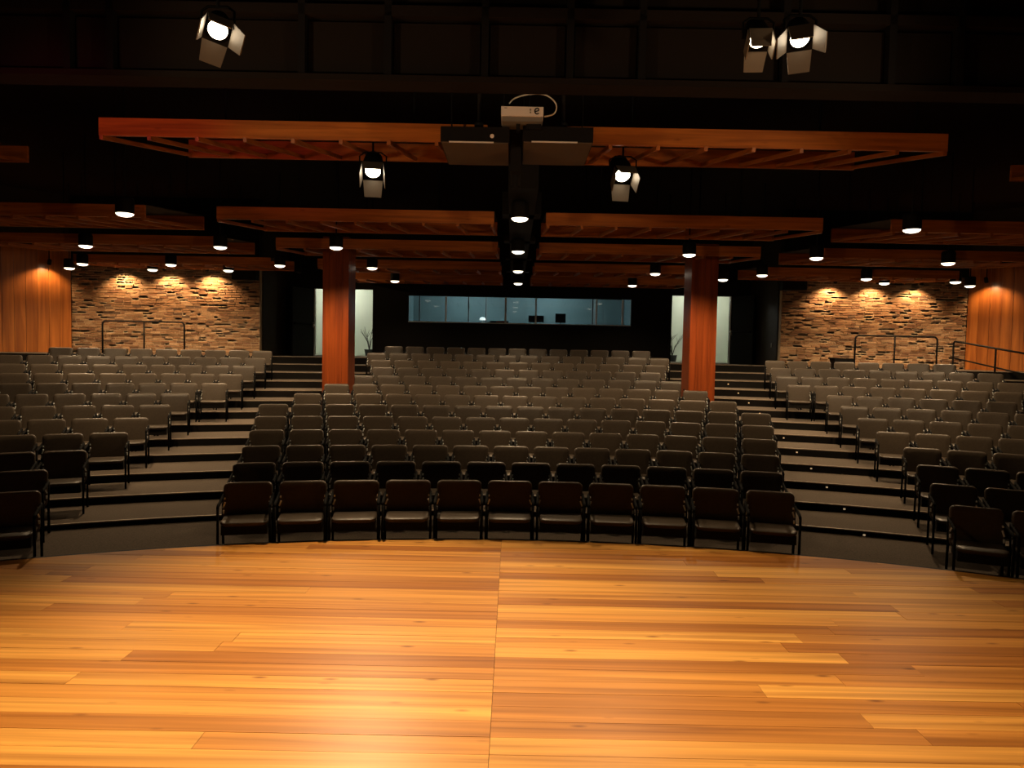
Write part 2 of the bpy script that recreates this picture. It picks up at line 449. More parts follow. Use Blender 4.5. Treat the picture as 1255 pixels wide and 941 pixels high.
ceiling_lamp('round lamp on the control room ceiling, window end', (-1.6, YB + 1.2, 4.3), 30, (.84, .97, 1.0))
ceiling_lamp('round lamp on the control room ceiling, desk end', (1.3, YB + 1.2, 4.3), 34, (.84, .97, 1.0))

# control room window: frame, mullions, panes
win = MB()
win.box2((wx0, YB - .01, wz0 - .03), (wx1, YB + T, wz0)); win.box2((wx0, YB - .01, wz1), (wx1, YB + T, wz1 + .03))
win.box2((wx0 - .03, YB - .01, wz0 - .03), (wx0, YB + T, wz1 + .03)); win.box2((wx1, YB - .01, wz0 - .03), (wx1 + .03, YB + T, wz1 + .03))
w1 = struct('window_1', win, 'black', 'long horizontal control room window with sliding panes')
obj('window_sill', MB().box2((wx0, YB + .03, wz0), (wx1, YB + .10, wz0 + .03)), 'alu', w1)
mpx = [(512.5, 'black', .025), (545, 'alu', .05), (572.6, 'black', .03), (594, 'black', .02), (618, 'alu', .06), (655, 'alu', .05), (724.5, 'black', .03), (729, 'alu', .05), (761, 'alu', .05)]
mx_ = []
for p, m, wd in mpx:
    x = (p - 627.5) / F * YB; mx_.append(x)
    obj('mullion', MB().box2((x - wd / 2, YB + .03, wz0 + .03), (x + wd / 2, YB + .09, wz1)), m, w1)
xx = [wx0] + mx_ + [wx1]
for a, b in zip(xx[:-1], xx[1:]):
    if b - a > .15: obj('pane', MB().box2((a + .03, YB + .055, wz0 + .03), (b - .03, YB + .063, wz1)), 'glass', w1)
# things in the control room
t = thing('control_desk', 'dark desk under the control room window', 'desk', (.3, YB + .75, 2.0))
obj('desk_top', MB().box2((-3.0, -.3, .86), (3.0, .35, .90)), 'grey', t)
for x in (-2.9, 2.9): obj('desk_end', MB().box2((x - .03, -.28, 0), (x + .03, .33, .86)), 'black', t)
def desk_lamp(x):
    t = thing('desk_lamp', 'small white dome lamp on the control room desk', 'lamp', (x, YB + .6, 2.90))
    obj('lamp_base', MB().lathe([(.06, 0), (.05, .02)], 12), 'white', t)
    obj('lamp_stem', MB().tube([(0, 0, .02), (0, .03, .1)], .01, 6), 'white', t)
    obj('lamp_shade', MB().lathe([(.10, .09), (.09, .15), (.04, .18), (.01, .185)], 16), emit('desk_glow', (1, .97, .92), 1.3), t, smooth=True)
desk_lamp((590 - 627.5) / F * (YB + .6))
def monitor(x, wd, hh, label):
    t = thing('computer_monitor', label, 'monitor', (x, YB + .85, 2.90))
    obj('stand', MB().box2((-.08, -.05, 0), (.08, .05, .02)).box2((-.015, 0, 0), (.015, .02, .12)), 'black', t)
    obj('screen', MB().box2((-wd / 2, -.02, .06), (wd / 2, .0, .06 + hh)), 'black', t)
monitor(.75, .5, .22, 'wide black monitor on the control room desk')
monitor(1.55, .34, .3, 'narrow black monitor beside wider one on control desk')
t = thing('mixing_console', 'low audio console with a red strip on the control room desk', 'console', (-.45, YB + .65, 2.90))
obj('console_body', MB().box2((-.3, -.15, 0), (.3, .2, .07)), 'black', t); obj('red_strip', MB().box2((-.1, -.155, .02), (.25, -.15, .06)), 'red', t)

# doors: open leaves with panic bars, white jambs
def door(n, d, hinge, label):
    x0, x1 = d
    f = MB(); 
    for x in (x0, x1): f.box2((x - .03, YB - .02, BZ), (x + .03, YB + T, DZ + .03))
    f.box2((x0, YB - .02, DZ), (x1, YB + T, DZ + .05))
    o = struct('door_%d' % n, f, 'black', label)
    s = -1 if hinge == x0 else 1
    ang = math.radians(112) * (-s)
    W = .86
    leaf = MB().box2((0, -.022, .01), (-s * W, .022, DZ - BZ - .02))
    lf = obj('door_leaf', leaf, 'darkwall', o, (hinge + s * .02, YB - .05, BZ), (0, 0, -ang if False else ang * 1.0))
    lf.rotation_euler = (0, 0, s * math.radians(118))
    ex = -s * W
    obj('leaf_edge', MB().box2((ex, -.026, .01), (ex - s * .02, .026, DZ - BZ - .02)), 'black', lf)
    for sd in (-1, 1):
        obj('panic_bar', MB().tube([(-s * .08, sd * .07, 1.0), (ex * .95, sd * .07, 1.0)], .018, 8).box((-s * .1, sd * .045, 1.0), (.05, .05, .07)).box((ex * .93, sd * .045, 1.0), (.05, .05, .07)), 'frame', lf)
    obj('kick_bolt', MB().box((ex * .94, -.03, .12), (.04, .03, .12)), 'chrome', lf)
    jm = x0 + .04 if s < 0 else x1 - .04
    obj('door_handle', MB().box((jm - s * -.06, YB - .08, BZ + 1.02), (.16, .05, .05)).box((jm + s * .03, YB - .08, BZ + .98), (.04, .06, .16)), 'chrome', o)
    obj('jamb_strip', MB().box2((jm - .02, YB - .03, BZ), (jm + .02, YB - .02, DZ)), 'alu', o)
    obj('threshold', MB().box2((x0, YB - .02, BZ), (x1, YB + T, BZ + .035)), 'alu', o)
door(1, d1, d1[0], 'open black double door to the lobby beside the single railing')
door(2, d2, d2[1], 'open black double door to the lobby beside the double railings')

def twig_plant(x, y, label, seed):
    r = random.Random(seed)
    t = thing('potted_plant', label, 'plant', (x, y, BZ))
    obj('pot', MB().lathe([(.12, 0), (.16, .22), (.17, .24), (.14, .24)], 16), 'pot', t, smooth=True)
    for k in range(5):
        a = r.uniform(0, 6.28); h = r.uniform(.55, .95); l = r.uniform(.1, .3)
        p = [Vector((0, 0, .2)), Vector((math.cos(a) * l * .3, math.sin(a) * l * .3, .2 + h * .4)), Vector((math.cos(a) * l, math.sin(a) * l, .2 + h * .75)), Vector((math.cos(a) * l * 1.4, math.sin(a) * l, .2 + h))]
        b = MB().tube(p, [.014, .011, .008, .004], 6)
        q = p[1] + (p[2] - p[1]) * .5; a2 = a + 1.4
        b.tube([q, q + Vector((math.cos(a2) * .15, math.sin(a2) * .12, .16)), q + Vector((math.cos(a2) * .24, math.sin(a2) * .2, .22))], [.008, .006, .003], 5)
        obj('branch', b, 'twig', t)
twig_plant(-4.75, YB + 1.0, 'bare twig plant in a dark pot in the lobby near single railing', 2)
twig_plant(5.35, YB + 1.3, 'bare twig plant in a dark pot in the lobby near double railings', 5)

# ------------------------------------------------------------------ columns
def column(x0, x1, label):
    ya, yb = 15.25, 15.9; zb = tier_z(8) - .0
    t = thing('column', label, 'column', ((x0 + x1) / 2, (ya + yb) / 2, zb))
    hw, hd, H = (x1 - x0) / 2, (yb - ya) / 2, 4.35 - zb
    obj('core', MB().box2((-hw + .02, -hd + .02, 0), (hw - .02, hd - .02, H)), 'black', t)
    n = 4
    me1 = MB().box((0, 0, H / 2), (2 * hw / n - .003, .024, H)).mesh('cladding_board', 'column')
    me2 = MB().box((0, 0, H / 2), (.024, 2 * (hd - .024) / n - .003, H)).mesh('cladding_board', 'column')
    for k in range(n):
        x = -hw + (k + .5) * 2 * hw / n
        for s in (-1, 1): link('cladding_board', me1, t, (x, s * (hd - .012), 0))
        yv = -(hd - .024) + (k + .5) * 2 * (hd - .024) / n
        for s in (-1, 1): link('cladding_board', me2, t, (s * (hw - .012), yv, 0))
    return t
column(-4.04, -3.49, 'square column clad in red brown boards on the single railing side')
column(3.75, 4.31, 'square column clad in red brown boards on the double railing side')

# ------------------------------------------------------------------ timber canopies
RIB = {}
def canopy(x0, x1, yf, zb, length, slope, label, group, fh=.20, stub=False):
    t = thing('ceiling_canopy', label, 'ceiling canopy', ((x0 + x1) / 2, yf, zb), 0, group)
    hw = (x1 - x0) / 2
    obj('fascia_board', MB().box2((-hw, 0, 0), (hw, .045, fh)), 'cedar', t)
    dz = slope * length
    obj('rear_board', MB().box2((-hw, length, dz - .055), (hw, length + .045, dz + fh)), 'cedar', t)
    key = (length, slope)
    if key not in RIB:
        RIB[key] = MB().bar((0, -.004, -.024), (0, length + .002, dz - .024), .042, .05).mesh('rib', 'cedar_y')
    n = int(round((2 * hw - .2) / .51)) + 1
    for k in range(n):
        link('rib', RIB[key], t, (-hw + .03 + k * (2 * hw - .06) / (n - 1), 0, 0))
    obj('top_panel', MB().bar((0, .04, fh + .01), (0, length + .03, dz + fh + .01), 2 * hw, .012), 'black', t)
    obj('hanger', MB().tube([(-hw * .55, length / 2, dz / 2 + fh), (-hw * .55, length / 2, ZT - zb)], .012, 6).tube([(hw * .55, length / 2, dz / 2 + fh), (hw * .55, length / 2, ZT - zb)], .012, 6), 'black', t)
    return t
rows = [(8.4, CAMZ + 2.38, 2.3, .18), (11.7, CAMZ + 2.02, 2.2, .10), (14.6, CAMZ + 1.97, 2.0, .08), (17.7, CAMZ + 1.94, 1.9, .07), (20.6, CAMZ + 1.93, 1.6, .06)]
pos = ['over the stage front with the projector', 'second in from the stage', 'third in from the stage, before the columns', 'fourth in from the stage, behind the columns', 'fifth in, nearest the black back wall']
for i, (yf, zb, ln, sl) in enumerate(rows):
    canopy(-4.82, -.34, yf, zb, ln, sl, 'slatted orange timber canopy half, single railing side, ' + pos[i], 'central canopy halves, row %d' % (i + 1))
    canopy(.50, 4.97, yf, zb, ln, sl, 'slatted orange timber canopy half, double railing side, ' + pos[i], 'central canopy halves, row %d' % (i + 1))
spos = ['beside the projector canopy', 'level with second central canopy', 'level with third central canopy', 'close to the brick wall']
for i, (yf, zb, ln, sl) in enumerate(rows[:4]):
    if i == 0: yf, zb = 9.3, CAMZ + 2.48
    xo = 7.8 if i == 0 else 5.98
    canopy(-10.8 - (i == 0) * .3, -xo, yf, zb, ln, sl, 'dim slatted timber canopy, single railing side, ' + spos[i], 'side canopies, row %d' % (i + 1))
    canopy(xo + .1, 10.9, yf, zb, ln, sl, 'dim slatted timber canopy, double railing side, ' + spos[i], 'side canopies, row %d' % (i + 1))

# central black service spine carrying lights
t = thing('service_spine', 'black box duct running between the two rows of canopies', 'duct', (.10, 9.6, CAMZ + 2.14))
obj('duct_body', MB().box2((-.20, 0, 0), (.20, 12.9, .30)), 'black', t)
for k in range(5):
    obj('collar', MB().box2((-.31, 1.9 + k * 2.75, -.0), (.31, 2.25 + k * 2.75, .36)), 'black', t)
for k in range(4):
    obj('hanger_rod', MB().tube([(0, 1 + k * 3.5, .34), (0, 1 + k * 3.5, ZT - CAMZ - 2.14)], .014, 6), 'black', t)

# ------------------------------------------------------------------ downlights
def spot(name, e, col, size, blend, soft, parent, loc, rot=(0, 0, 0)):
    l = bpy.data.lights.new(name, 'SPOT'); l.energy = e; l.color = col; l.spot_size = math.radians(size); l.spot_blend = blend; l.shadow_soft_size = soft
    return link(name, l, parent, loc, rot)
can = MB().lathe([(.105, .02), (.125, 0), (.128, .01), (.128, .20), (.11, .24), (.02, .25)], 20, cap=False).mesh('can', 'black', True)
dsc = MB().lathe([(.121, .006), (.115, -.012), (.085, -.032), (.045, -.042), (.001, -.045)], 20, cap=False).mesh('glow_disc', 'disc', True)
LZ = CAMZ + 1.88
stem = MB().tube([(0, 0, .24), (0, 0, ZT - LZ)], .012, 6).mesh('stem', 'black')
stub = MB().tube([(0, 0, .24), (0, 0, .26)], .05, 8).mesh('stem', 'black')
def downlight(px, py, label, group, e=1.0):
    p = atz(px, py, LZ)
    if group and 'duct' not in group: label += ', single railing side' if p.x < 0 else ', double railing side'
    t = thing('downlight', label, 'ceiling light', p, 0, group)
    link('can', can, t); link('glow_disc', dsc, t); link('stem', stub if group and 'central duct' in group else stem, t)
    spot('downlight_beam', E_DOWN * e, WARM, 142, .7, .08, t, (0, 0, -.05))
for i, (px, py) in enumerate([(637, 268), (635, 308.5), (635, 332.5), (635, 347.5)]):
    downlight(px, py, 'round downlight under the black central duct, %s from the projector' % ORD[i + 1], 'downlights under the central duct', (.8, .8, .6, .2)[i])
for px, py in [(412, 303.5), (844.6, 312.3)]: downlight(px, py, 'round downlight under third timber canopy', 'downlights before the columns')
for px, py in [(456, 328.5), (803, 335.6)]: downlight(px, py, 'round downlight just inside the columns, under fourth canopy', 'downlights inside the columns', .55)
for px, py in [(484, 344.5), (775, 350)]: downlight(px, py, 'round downlight closest to the control room window', 'downlights before the control room', .25)
for px, py in [(153, 262), (1117.5, 281.9)]: downlight(px, py, 'large looking round downlight under the foremost side canopy', 'foremost side downlights', 1.0)
for px, py in [(270, 303), (1000.6, 316.4)]: downlight(px, py, 'round side downlight of the second arc, end beside the aisle', 'aisle side downlights, second arc')
for px, py in [(105, 301.5), (1162, 322.7)]: downlight(px, py, 'round side downlight of the second arc, end toward the board wall', 'outer side downlights, second arc')
for px, py in [(343, 325.5), (934, 337.4)]: downlight(px, py, 'round side downlight of the third arc, above the aisle steps', 'aisle side downlights, third arc', .75)
for px, py in [(209.5, 324.5), (1061.8, 342)]: downlight(px, py, 'round side downlight of the third arc, before the brick wall centre', 'middle side downlights, third arc', .75)
for px, py in [(101, 323.5), (1171, 345.7)]: downlight(px, py, 'round side downlight of the third arc, before the board wall', 'outer side downlights, third arc', .75)
for px, py in [(187, 330.5), (1083.7, 347.2)]: downlight(px, py, 'round side downlight of the last arc, hard against brick wall centre', 'rear side downlights, centre', .5)
for px, py in [(85, 328.6), (1188.8, 350.5)]: downlight(px, py, 'round side downlight of the last arc, at brick and board corner', 'rear side downlights, corner', .5)
downlight(280, 331.5, 'round downlight of the last arc, beside speaker at the single railing brick', None, .5)
downlight(886, 342.8, 'round downlight behind the column on the double railing side', None, .6)

# wall washers hidden behind the last side canopies, grazing the brick and the boards
def washer(x, y, z, label, group, tx, ty, tz, e=1.0, size=125):
    t = thing('wall_washer', label, 'spotlight', (x, y, z), 0, group)
    d = Vector((tx - x, ty - y, tz - z)).normalized(); q = d.to_track_quat('-Z', 'Y')
    obj('stem', MB().tube([(0, 0, .05), (0, 0, .5)], .012, 6), 'black', t)
    h = obj('lamp_head', MB().lathe([(.045, -.02), (.05, 0), (.05, .1), (.03, .13), (.005, .135)], 14, cap=False), 'black', t, (0, 0, 0), q.to_euler(), True)
    obj('lens', MB().lathe([(.044, -.01), (.001, -.008)], 14, cap=False), 'lens_dim', h)
    spot('washer_beam', E_WASH * e, (1, .61, .29), size, .7, .02, h, (0, 0, -.03))
for k, px in enumerate((153, 209, 260)):
    x = (px - 627.5) / F * YBR
    washer(x, YBR - .36, 4.06, 'small wall washer grazing the single railing brick wall, %s from timber boards' % ORD[k + 1], 'washers on the single railing brick', x, YBR, 3.0, 1.0 + .1 * k)
for k, px in enumerate((1012, 1063, 1115)):
    x = (px - 627.5) / F * YBR
    washer(x, YBR - .36, 4.06, 'small wall washer grazing the double railing brick wall, %s from timber boards' % ORD[3 - k], 'washers on the double railing brick', x, YBR, 3.0)
washer(-12.55, 19.5, 4.12, 'small wall washer grazing boards by the single railing, at brick corner', None, -12.95, 19.75, 2.8, .45)
washer(-13.9, 18.1, 4.12, 'small wall washer grazing boards by the single railing, further out', None, -14.3, 18.35, 2.8, .25)
washer(12.75, 19.5, 4.12, 'small wall washer grazing boards by the sloping railing, at brick corner', None, 13.2, 19.75, 2.8, .5)
washer(14.1, 18.1, 4.12, 'small wall washer grazing boards by the sloping railing, further out', None, 14.5, 18.35, 2.8, .25)
# washers over the doors
washer(-6.0, 20.3, 4.12, 'small wall washer near the open door by the single railing', None, -5.2, 20.6, 4.0, .3)

# wall speakers and small signs by the brick corners
def speaker(px, py, label):
    p = at(px, py, 19.95)
    t = thing('loudspeaker', label, 'speaker', p)
    obj('cabinet', MB().box2((-.33, -.14, -.15), (.33, .14, .15)), 'black', t)
    obj('grille', MB().box2((-.31, -.15, -.13), (.31, -.14, .13)), 'darkwall', t)
    obj('bracket', MB().tube([(0, 0, .15), (0, 0, .5)], .02, 6), 'black', t)
speaker(301, 336.5, 'black loudspeaker hung at the single railing brick corner')
speaker(972, 349, 'black loudspeaker hung at the double railing brick corner')
def sign(px, py, label):
    p = at(px, py, 20.12)
    t = thing('wall_sign', label, 'sign', p)
    obj('plate', MB().box2((-.09, -.015, -.05), (.09, .015, .05)), 'grey', t)
    obj('face', MB().box2((-.08, -.018, -.04), (.08, -.015, .04)), 'white', t)
sign(306, 342, 'small pale sign on the single railing brick wall')
sign(966, 354.5, 'small pale sign on the double railing brick wall')

# ------------------------------------------------------------------ railings
def bent(a, b, h, r=.10):
    a, b = Vector(a), Vector(b); d = (b - a); d.z = 0; d.normalize()
    A, B = a + Vector((0, 0, h)), b + Vector((0, 0, h)); pts = [a]
    for k in range(6):
        t = k / 5 * PI / 2; pts.append(A + Vector((0, 0, -r)) + d * (r - r * math.cos(t)) + Vector((0, 0, r * math.sin(t))))
    for k in range(6):
        t = k / 5 * PI / 2; pts.append(B + Vector((0, 0, -r)) - d * (r - r * math.sin(t)) + Vector((0, 0, r * math.cos(t))))
    return pts + [b]
def railing(x0, x1, xm, y, z, h, label):
    t = thing('railing', label, 'railing', (x0, y, z))
    obj('hoop', MB().tube(bent((0, 0, 0), (x1 - x0, 0, 0), h), .024, 10), 'rail', t, smooth=True)
    obj('middle_post', MB().tube([(xm - x0, 0, 0), (xm - x0, 0, h - .01)], .022, 10), 'rail', t, smooth=True)
    for x in (0, xm - x0, x1 - x0): obj('foot_plate', MB().lathe([(.06, 0), (.06, .012)], 12, (x, 0, 0)), 'rail', t)
yr = 19.85
fz = tier_z(14)
pl, pr_, pm = at(125.5, 393, yr), at(226, 395, yr), at(176.5, 394, yr)
railing(pl.x, pr_.x, pm.x, yr, fz, (pl.z + pr_.z) / 2 - fz, 'black tubular hoop railing standing alone before brick wall')
pl, pr_, pm = at(1048.5, 411, yr), at(1149, 413, yr), at(1097, 412, yr)
railing(pl.x, pr_.x, pm.x, yr, fz, (pl.z + pr_.z) / 2 - fz, 'black tubular hoop railing beside the sloping two bar railing')
# sloping two-bar railing that follows the end of the rows down to the stage
a = at(1169, 418, 19.3); b = at(1220.6, 427, 18.0); c = b + (b - a) * 1.0; 
t = thing('railing', 'black two bar railing sloping down beside the timber board wall', 'railing', (a.x, a.y, tier_z(13)))
O = Vector((a.x, a.y, tier_z(13)))
al, bl, cl = at(1169, 438.7, 19.3), at(1220.6, 450.5, 18.0), at(1220.6, 450.5, 18.0) + (at(1220.6, 450.5, 18.0) - at(1169, 438.7, 19.3))
obj('top_bar', MB().tube([a - O + Vector((0, 0, -.06)), a - O + Vector((.01, -.02, -.015)), a - O + (b - a) * .06, c - O], .024, 10), 'rail', t, smooth=True)
obj('lower_bar', MB().tube([al - O, cl - O], .020, 10), 'rail', t, smooth=True)
obj('post', MB().tube([(0, 0, 0), (a - O) - Vector((0, 0, .04))], .024, 10), 'rail', t)
def ground(p):
    r = math.hypot(p.x - XC, p.y - YC); k = 1
    while k < 14 and r > riser_r(k): k += 1
    return tier_z(k)
for q in (b, c): obj('post', MB().tube([Vector((q.x, q.y, ground(q))) - O, q - O], .024, 10), 'rail', t)

# ------------------------------------------------------------------ chairs
def pad(wd, ht, th, rc, bulge=0.0, rb=None, n=5):
    """rounded pad in the local x-z plane (front at -y); returns verts/faces builder"""
    rb = rb or rc; pts = []
    for (cx, cz, a0, r) in ((wd / 2 - rc, ht - rc, 0, rc), (-wd / 2 + rc, ht - rc, 90, rc), (-wd / 2 + rb, rb, 180, rb), (wd / 2 - rb, rb, 270, rb)):
        for k in range(n + 1):
            a = math.radians(a0 + 90 * k / n); pts.append((cx + r * math.cos(a), cz + r * math.sin(a)))
    m = MB(); N = len(pts); rings = []
    e = min(th * .5, .022)
    for y, ins in ((-th / 2 - .006, .10), (-th / 2, e * 1.2), (-th / 2 + e * .35, e * .35), (-th / 2 + e, 0), (th / 2 - e, 0), (th / 2 - e * .35, e * .35), (th / 2, e * 1.2)):
        ring = []
        for x, z in pts:
            c = Vector((x, 0, z - ht / 2)); L = c.length; c = c * max(0.0, (1 - ins / L))
            ring.append((c.x, y, c.z + ht / 2))
        rings.append(ring)
    vs = [v for r in rings for v in r]; fs = []
    for i in range(len(rings) - 1):
        for k in range(N): fs.append((i * N + k, i * N + (k + 1) % N, (i + 1) * N + (k + 1) % N, (i + 1) * N + k))
    fs += [tuple(range(N - 1, -1, -1)), tuple((len(rings) - 1) * N + k for k in range(N))]
    fs = [tuple(reversed(f)) for f in fs]
    m.add(vs, fs); return m
# local frame: x along the row, -y towards the stage, origin on the floor under the top of the backrest
SW = .255
back = pad(.505, .44, .060, .055, rb=.085)
tl = math.radians(-13)
bv = []
for (x, y, z) in back.v:
    y2 = y - .42 * x * x
    bv.append((x, y2 + (z - .44) * math.sin(-tl) - .005, .300 + z * math.cos(tl) + y2 * math.sin(tl) * .2))
back.v = bv
ME_BACK = back.mesh('backrest', 'leather', True)
sp = pad(.475, .40, .040, .06, rb=.05)
sv = []
for (x, y, z) in sp.v:                       # lay flat: pad z -> -y (front is z = ht side)
    front = z / .40
    yy = -.09 - z - (.035 * (1 - (x / .24) ** 2) if z > .28 else 0)
    zz = .378 - y + .008 * front - (.008 * (1 - (x / .24) ** 2)) - (.008 if z > .37 else 0)
    sv.append((x, yy, zz))
sp.v = sv; sp.f = [tuple(f) for f in sp.f]
ME_SEAT = sp.mesh('seat', 'leather', True)
ME_PAN = MB().box2((-.225, -.485, .265), (.225, -.11, .358)).mesh('seat_pan_shade', 'riser')  # black box: pan plus the seat's unlit front, its shade put in the colour
def legm(x, front):
    if front: return MB().tube([(x, -.48, 0), (x, -.48, .54)], .0135, 8)
    return MB().tube([(x, -.06, 0), (x, -.085, .40), (x, -.045, .60)], .0135, 8)
def armm(x): return MB().tube([(x, -.48, .535), (x, -.46, .556), (x, -.42, .565), (x, -.10, .585), (x, -.045, .60)], [.0135, .016, .017, .016, .012], 8)
ME_LEG = {(s, f): legm(s * SW, f).mesh('leg', 'frame', True) for s in (-1, 1) for f in (0, 1)}
ME_ARM = {s: armm(s * SW).mesh('armrest', 'frame', True) for s in (-1, 1)}
def boltm(s):
    x = s * (SW + .001)
    return MB().bar((x - s * .030, -.135, .535), (x - s * .008, -.125, .475), .010, .014).box((x - s * .012, -.13, .43), (.016, .02, .035)).box((x - s * .02, -.10, .57), (.016, .016, .02))
ME_BOLT = {s: boltm(s).mesh('bracket', 'alu') for s in (-1, 1)}
def sidem(s):
    x = s * SW; m = legm(x, 1); k = legm(x, 0); m.add(k.v, k.f); k = armm(x); m.add(k.v, k.f); return m
ME_SIDE = {s: sidem(s).mesh('side_frame', 'frame', True) for s in (-1, 1)}
def chair(n, th, label, group, sx=1.0):
    r = R0 if n == 1 else R1 + (n - 1) * D
    x, y = pol(r, th); z = tier_z(max(1, n - 1)) + (ramp(r - .27) if n <= 2 else 0)
    t = thing('auditorium_chair', label, 'chair', (x, y, z), -th, group)
    t.scale = (sx, 1, 1)
    link('backrest', ME_BACK, t); link('seat', ME_SEAT, t); link('seat_pan_shade', ME_PAN, t)
    if n <= 7:
        for k in ME_LEG.values(): link('leg', k, t)
        for k in ME_ARM.values(): link('armrest', k, t)
    else:
        for k in ME_SIDE.values(): link('side_frame', k, t)
    for k in ME_BOLT.values(): link('bracket', k, t)
CEN = [(1, 11, -.0077), (2, 12, -.0087), (3, 13, -.0059), (4, 14, -.0036), (5, 15, -.0023), (6, 16, -.0017), (7, 15, -.0009), (8, 14, -.0001), (9, 13, .0011), (10, 12, .0008), (11, 13, .0029), (12, 14, .0026), (13, 13, .0021)]
LEF = [(1, 1, -.4437), (2, 1, -.4501), (3, 2, -.4286), (4, 3, -.4012), (5, 4, -.3893), (6, 5, -.374), (7, 6, -.3601), (8, 7, -.3264), (9, 8, -.3137), (10, 9, -.3031), (11, 10, -.2938), (12, 9, -.2885)]
RIG = [(1, 2, .4087), (2, 2, .4052), (3, 3, .4028), (4, 3, .3989), (5, 4, .3811), (6, 5, .3688), (7, 6, .357), (8, 6, .3474), (9, 8, .3108), (10, 9, .3014), (11, 9, .2979), (12, 8, .2942)]
def rr(n): return R0 if n == 1 else R1 + (n - 1) * D
for n, cnt, th0 in CEN:
    for i in range(cnt):
        chair(n, th0 + (i - (cnt - 1) / 2) * .58 / rr(n), 'black padded chair, centre block, %s row from stage, %s seat from the single railing side' % (ORD[n], ORD[i + 1]), 'chairs of the centre block, row %d' % n)
for n, cnt, th0 in LEF:
    for i in range(cnt):
        chair(n, th0 - i * .5567 / rr(n), 'black padded chair, single railing side block, %s row from stage, %s seat from aisle' % (ORD[n], ORD[i + 1]), 'chairs of the single railing block, row %d' % n, .96)
for n, cnt, th0 in RIG:
    for i in range(cnt):
        chair(n, th0 + i * .5399 / rr(n), 'black padded chair, double railing side block, %s row from stage, %s seat from aisle' % (ORD[n], ORD[i + 1]), 'chairs of the double railing block, row %d' % n, .94)

# ------------------------------------------------------------------ equipment over the stage front
def ceiling_box(px0, px1, label):
    yf = 7.75; a, b = at(px0, 158, yf), at(px1, 176, yf)
    t = thing('ceiling_unit', label, 'ceiling unit', ((a.x + b.x) / 2, yf, b.z))
    hw = (b.x - a.x) / 2
    obj('casing', MB().box2((-hw, 0, .012), (hw, .93, .17)), 'black', t)
    obj('grille', MB().box2((-hw + .01, .012, 0), (hw - .01, .92, .012)), 'under', t)
    obj('front_strip', MB().box2((-hw * .75, -.008, .0), (hw * .55, .0, .014)), 'white', t)
    if px0 < 600: obj('badge', MB().lathe([(.022, 0), (.022, .004)], 14, (0, 0, 0)), 'white', t, (hw * .5, -.001, .075), (PI / 2, 0, 0))
    for x in (-hw * .8, hw * .8): obj('hanger', MB().tube([(x, .5, .17), (x, .5, ZT - b.z)], .010, 6), 'black', t)
ceiling_box(540, 624, 'black ceiling unit with brown underside, with pole and white strip, badge side')
ceiling_box(641, 727, 'black ceiling unit with brown underside, under the white projector cable')
p = at(640, 142, 7.6)
t = thing('projector', 'white projector with a dark round mark above the black ceiling units', 'projector', p)
hw = .22
obj('body', MB().box2((-hw, 0, 0), (hw, .34, .095)), 'white', t)
obj('base', MB().box2((-hw + .01, .02, -.05), (hw - .01, .30, 0)), 'grey', t)
arc = [(hw * .70 + .034 * math.cos(k * .5) * .7, -.003, .05 + .030 * math.sin(k * .5)) for k in range(1, 12)]
obj('round_mark', MB().tube(arc, .006, 6).tube([(hw * .70 - .02, -.003, .045), (hw * .70 + .022, -.003, .058)], .005, 6), 'black', t)
obj('vent_mark', MB().box2((hw * .35, -.003, .03), (hw * .42, 0, .045)).box2((hw * .35, -.003, .055), (hw * .42, 0, .075)).box2((-hw * .85, -.003, .075), (-hw * .72, 0, .082)), 'grey', t)
cb = [at(624, 127, 7.7), at(630, 121, 7.7), at(643, 116.5, 7.7), at(660, 115, 7.7), at(671, 117.5, 7.7), at(680, 125, 7.7), at(682, 133, 7.7), at(678, 140, 7.7), at(667, 143, 7.7)]
pts = []
for i in range(len(cb) - 1):
    for k in range(4):
        u = k / 4; p0, p1, p2, p3 = cb[max(i - 1, 0)], cb[i], cb[i + 1], cb[min(i + 2, len(cb) - 1)]
        pts.append(.5 * ((2 * p1) + (p2 - p0) * u + (2 * p0 - 5 * p1 + 4 * p2 - p3) * u * u + (3 * p1 - p0 - 3 * p2 + p3) * u ** 3))
pts.append(cb[-1])
obj('cable', MB().tube([q - p for q in pts], .008, 6), 'cable', t, smooth=True)
obj('mount', MB().box2((-.06, .1, -.12), (-.02, .2, -.05)).box2((.05, .1, -.10), (.2, .2, -.05)), 'black', t)
for px, lab in ((587, 'slim black suspension pole on the badge unit side of projector'), (690, 'slim black suspension pole on the cable side of projector')):
    q = at(px, 155, 7.95)
    t = thing('suspension_pole', lab, 'pole', q)
    obj('tube', MB().tube([(0, 0, 0), (0, 0, ZT - q.z)], .022, 10), 'black', t, smooth=True)
    obj('flange', MB().lathe([(.05, 0), (.05, .03), (.03, .05)], 12), 'black', t)
t = thing('equipment_bracket', 'black steel bracket joining the two ceiling units', 'bracket', at(632, 200, 7.9))
obj('drop_plate', MB().box2((-.06, .1, -.06), (.06, .8, .33)), 'black', t)
obj('lower_pipe', MB().tube([(0, .3, -.2), (0, .3, 0)], .03, 8), 'black', t)

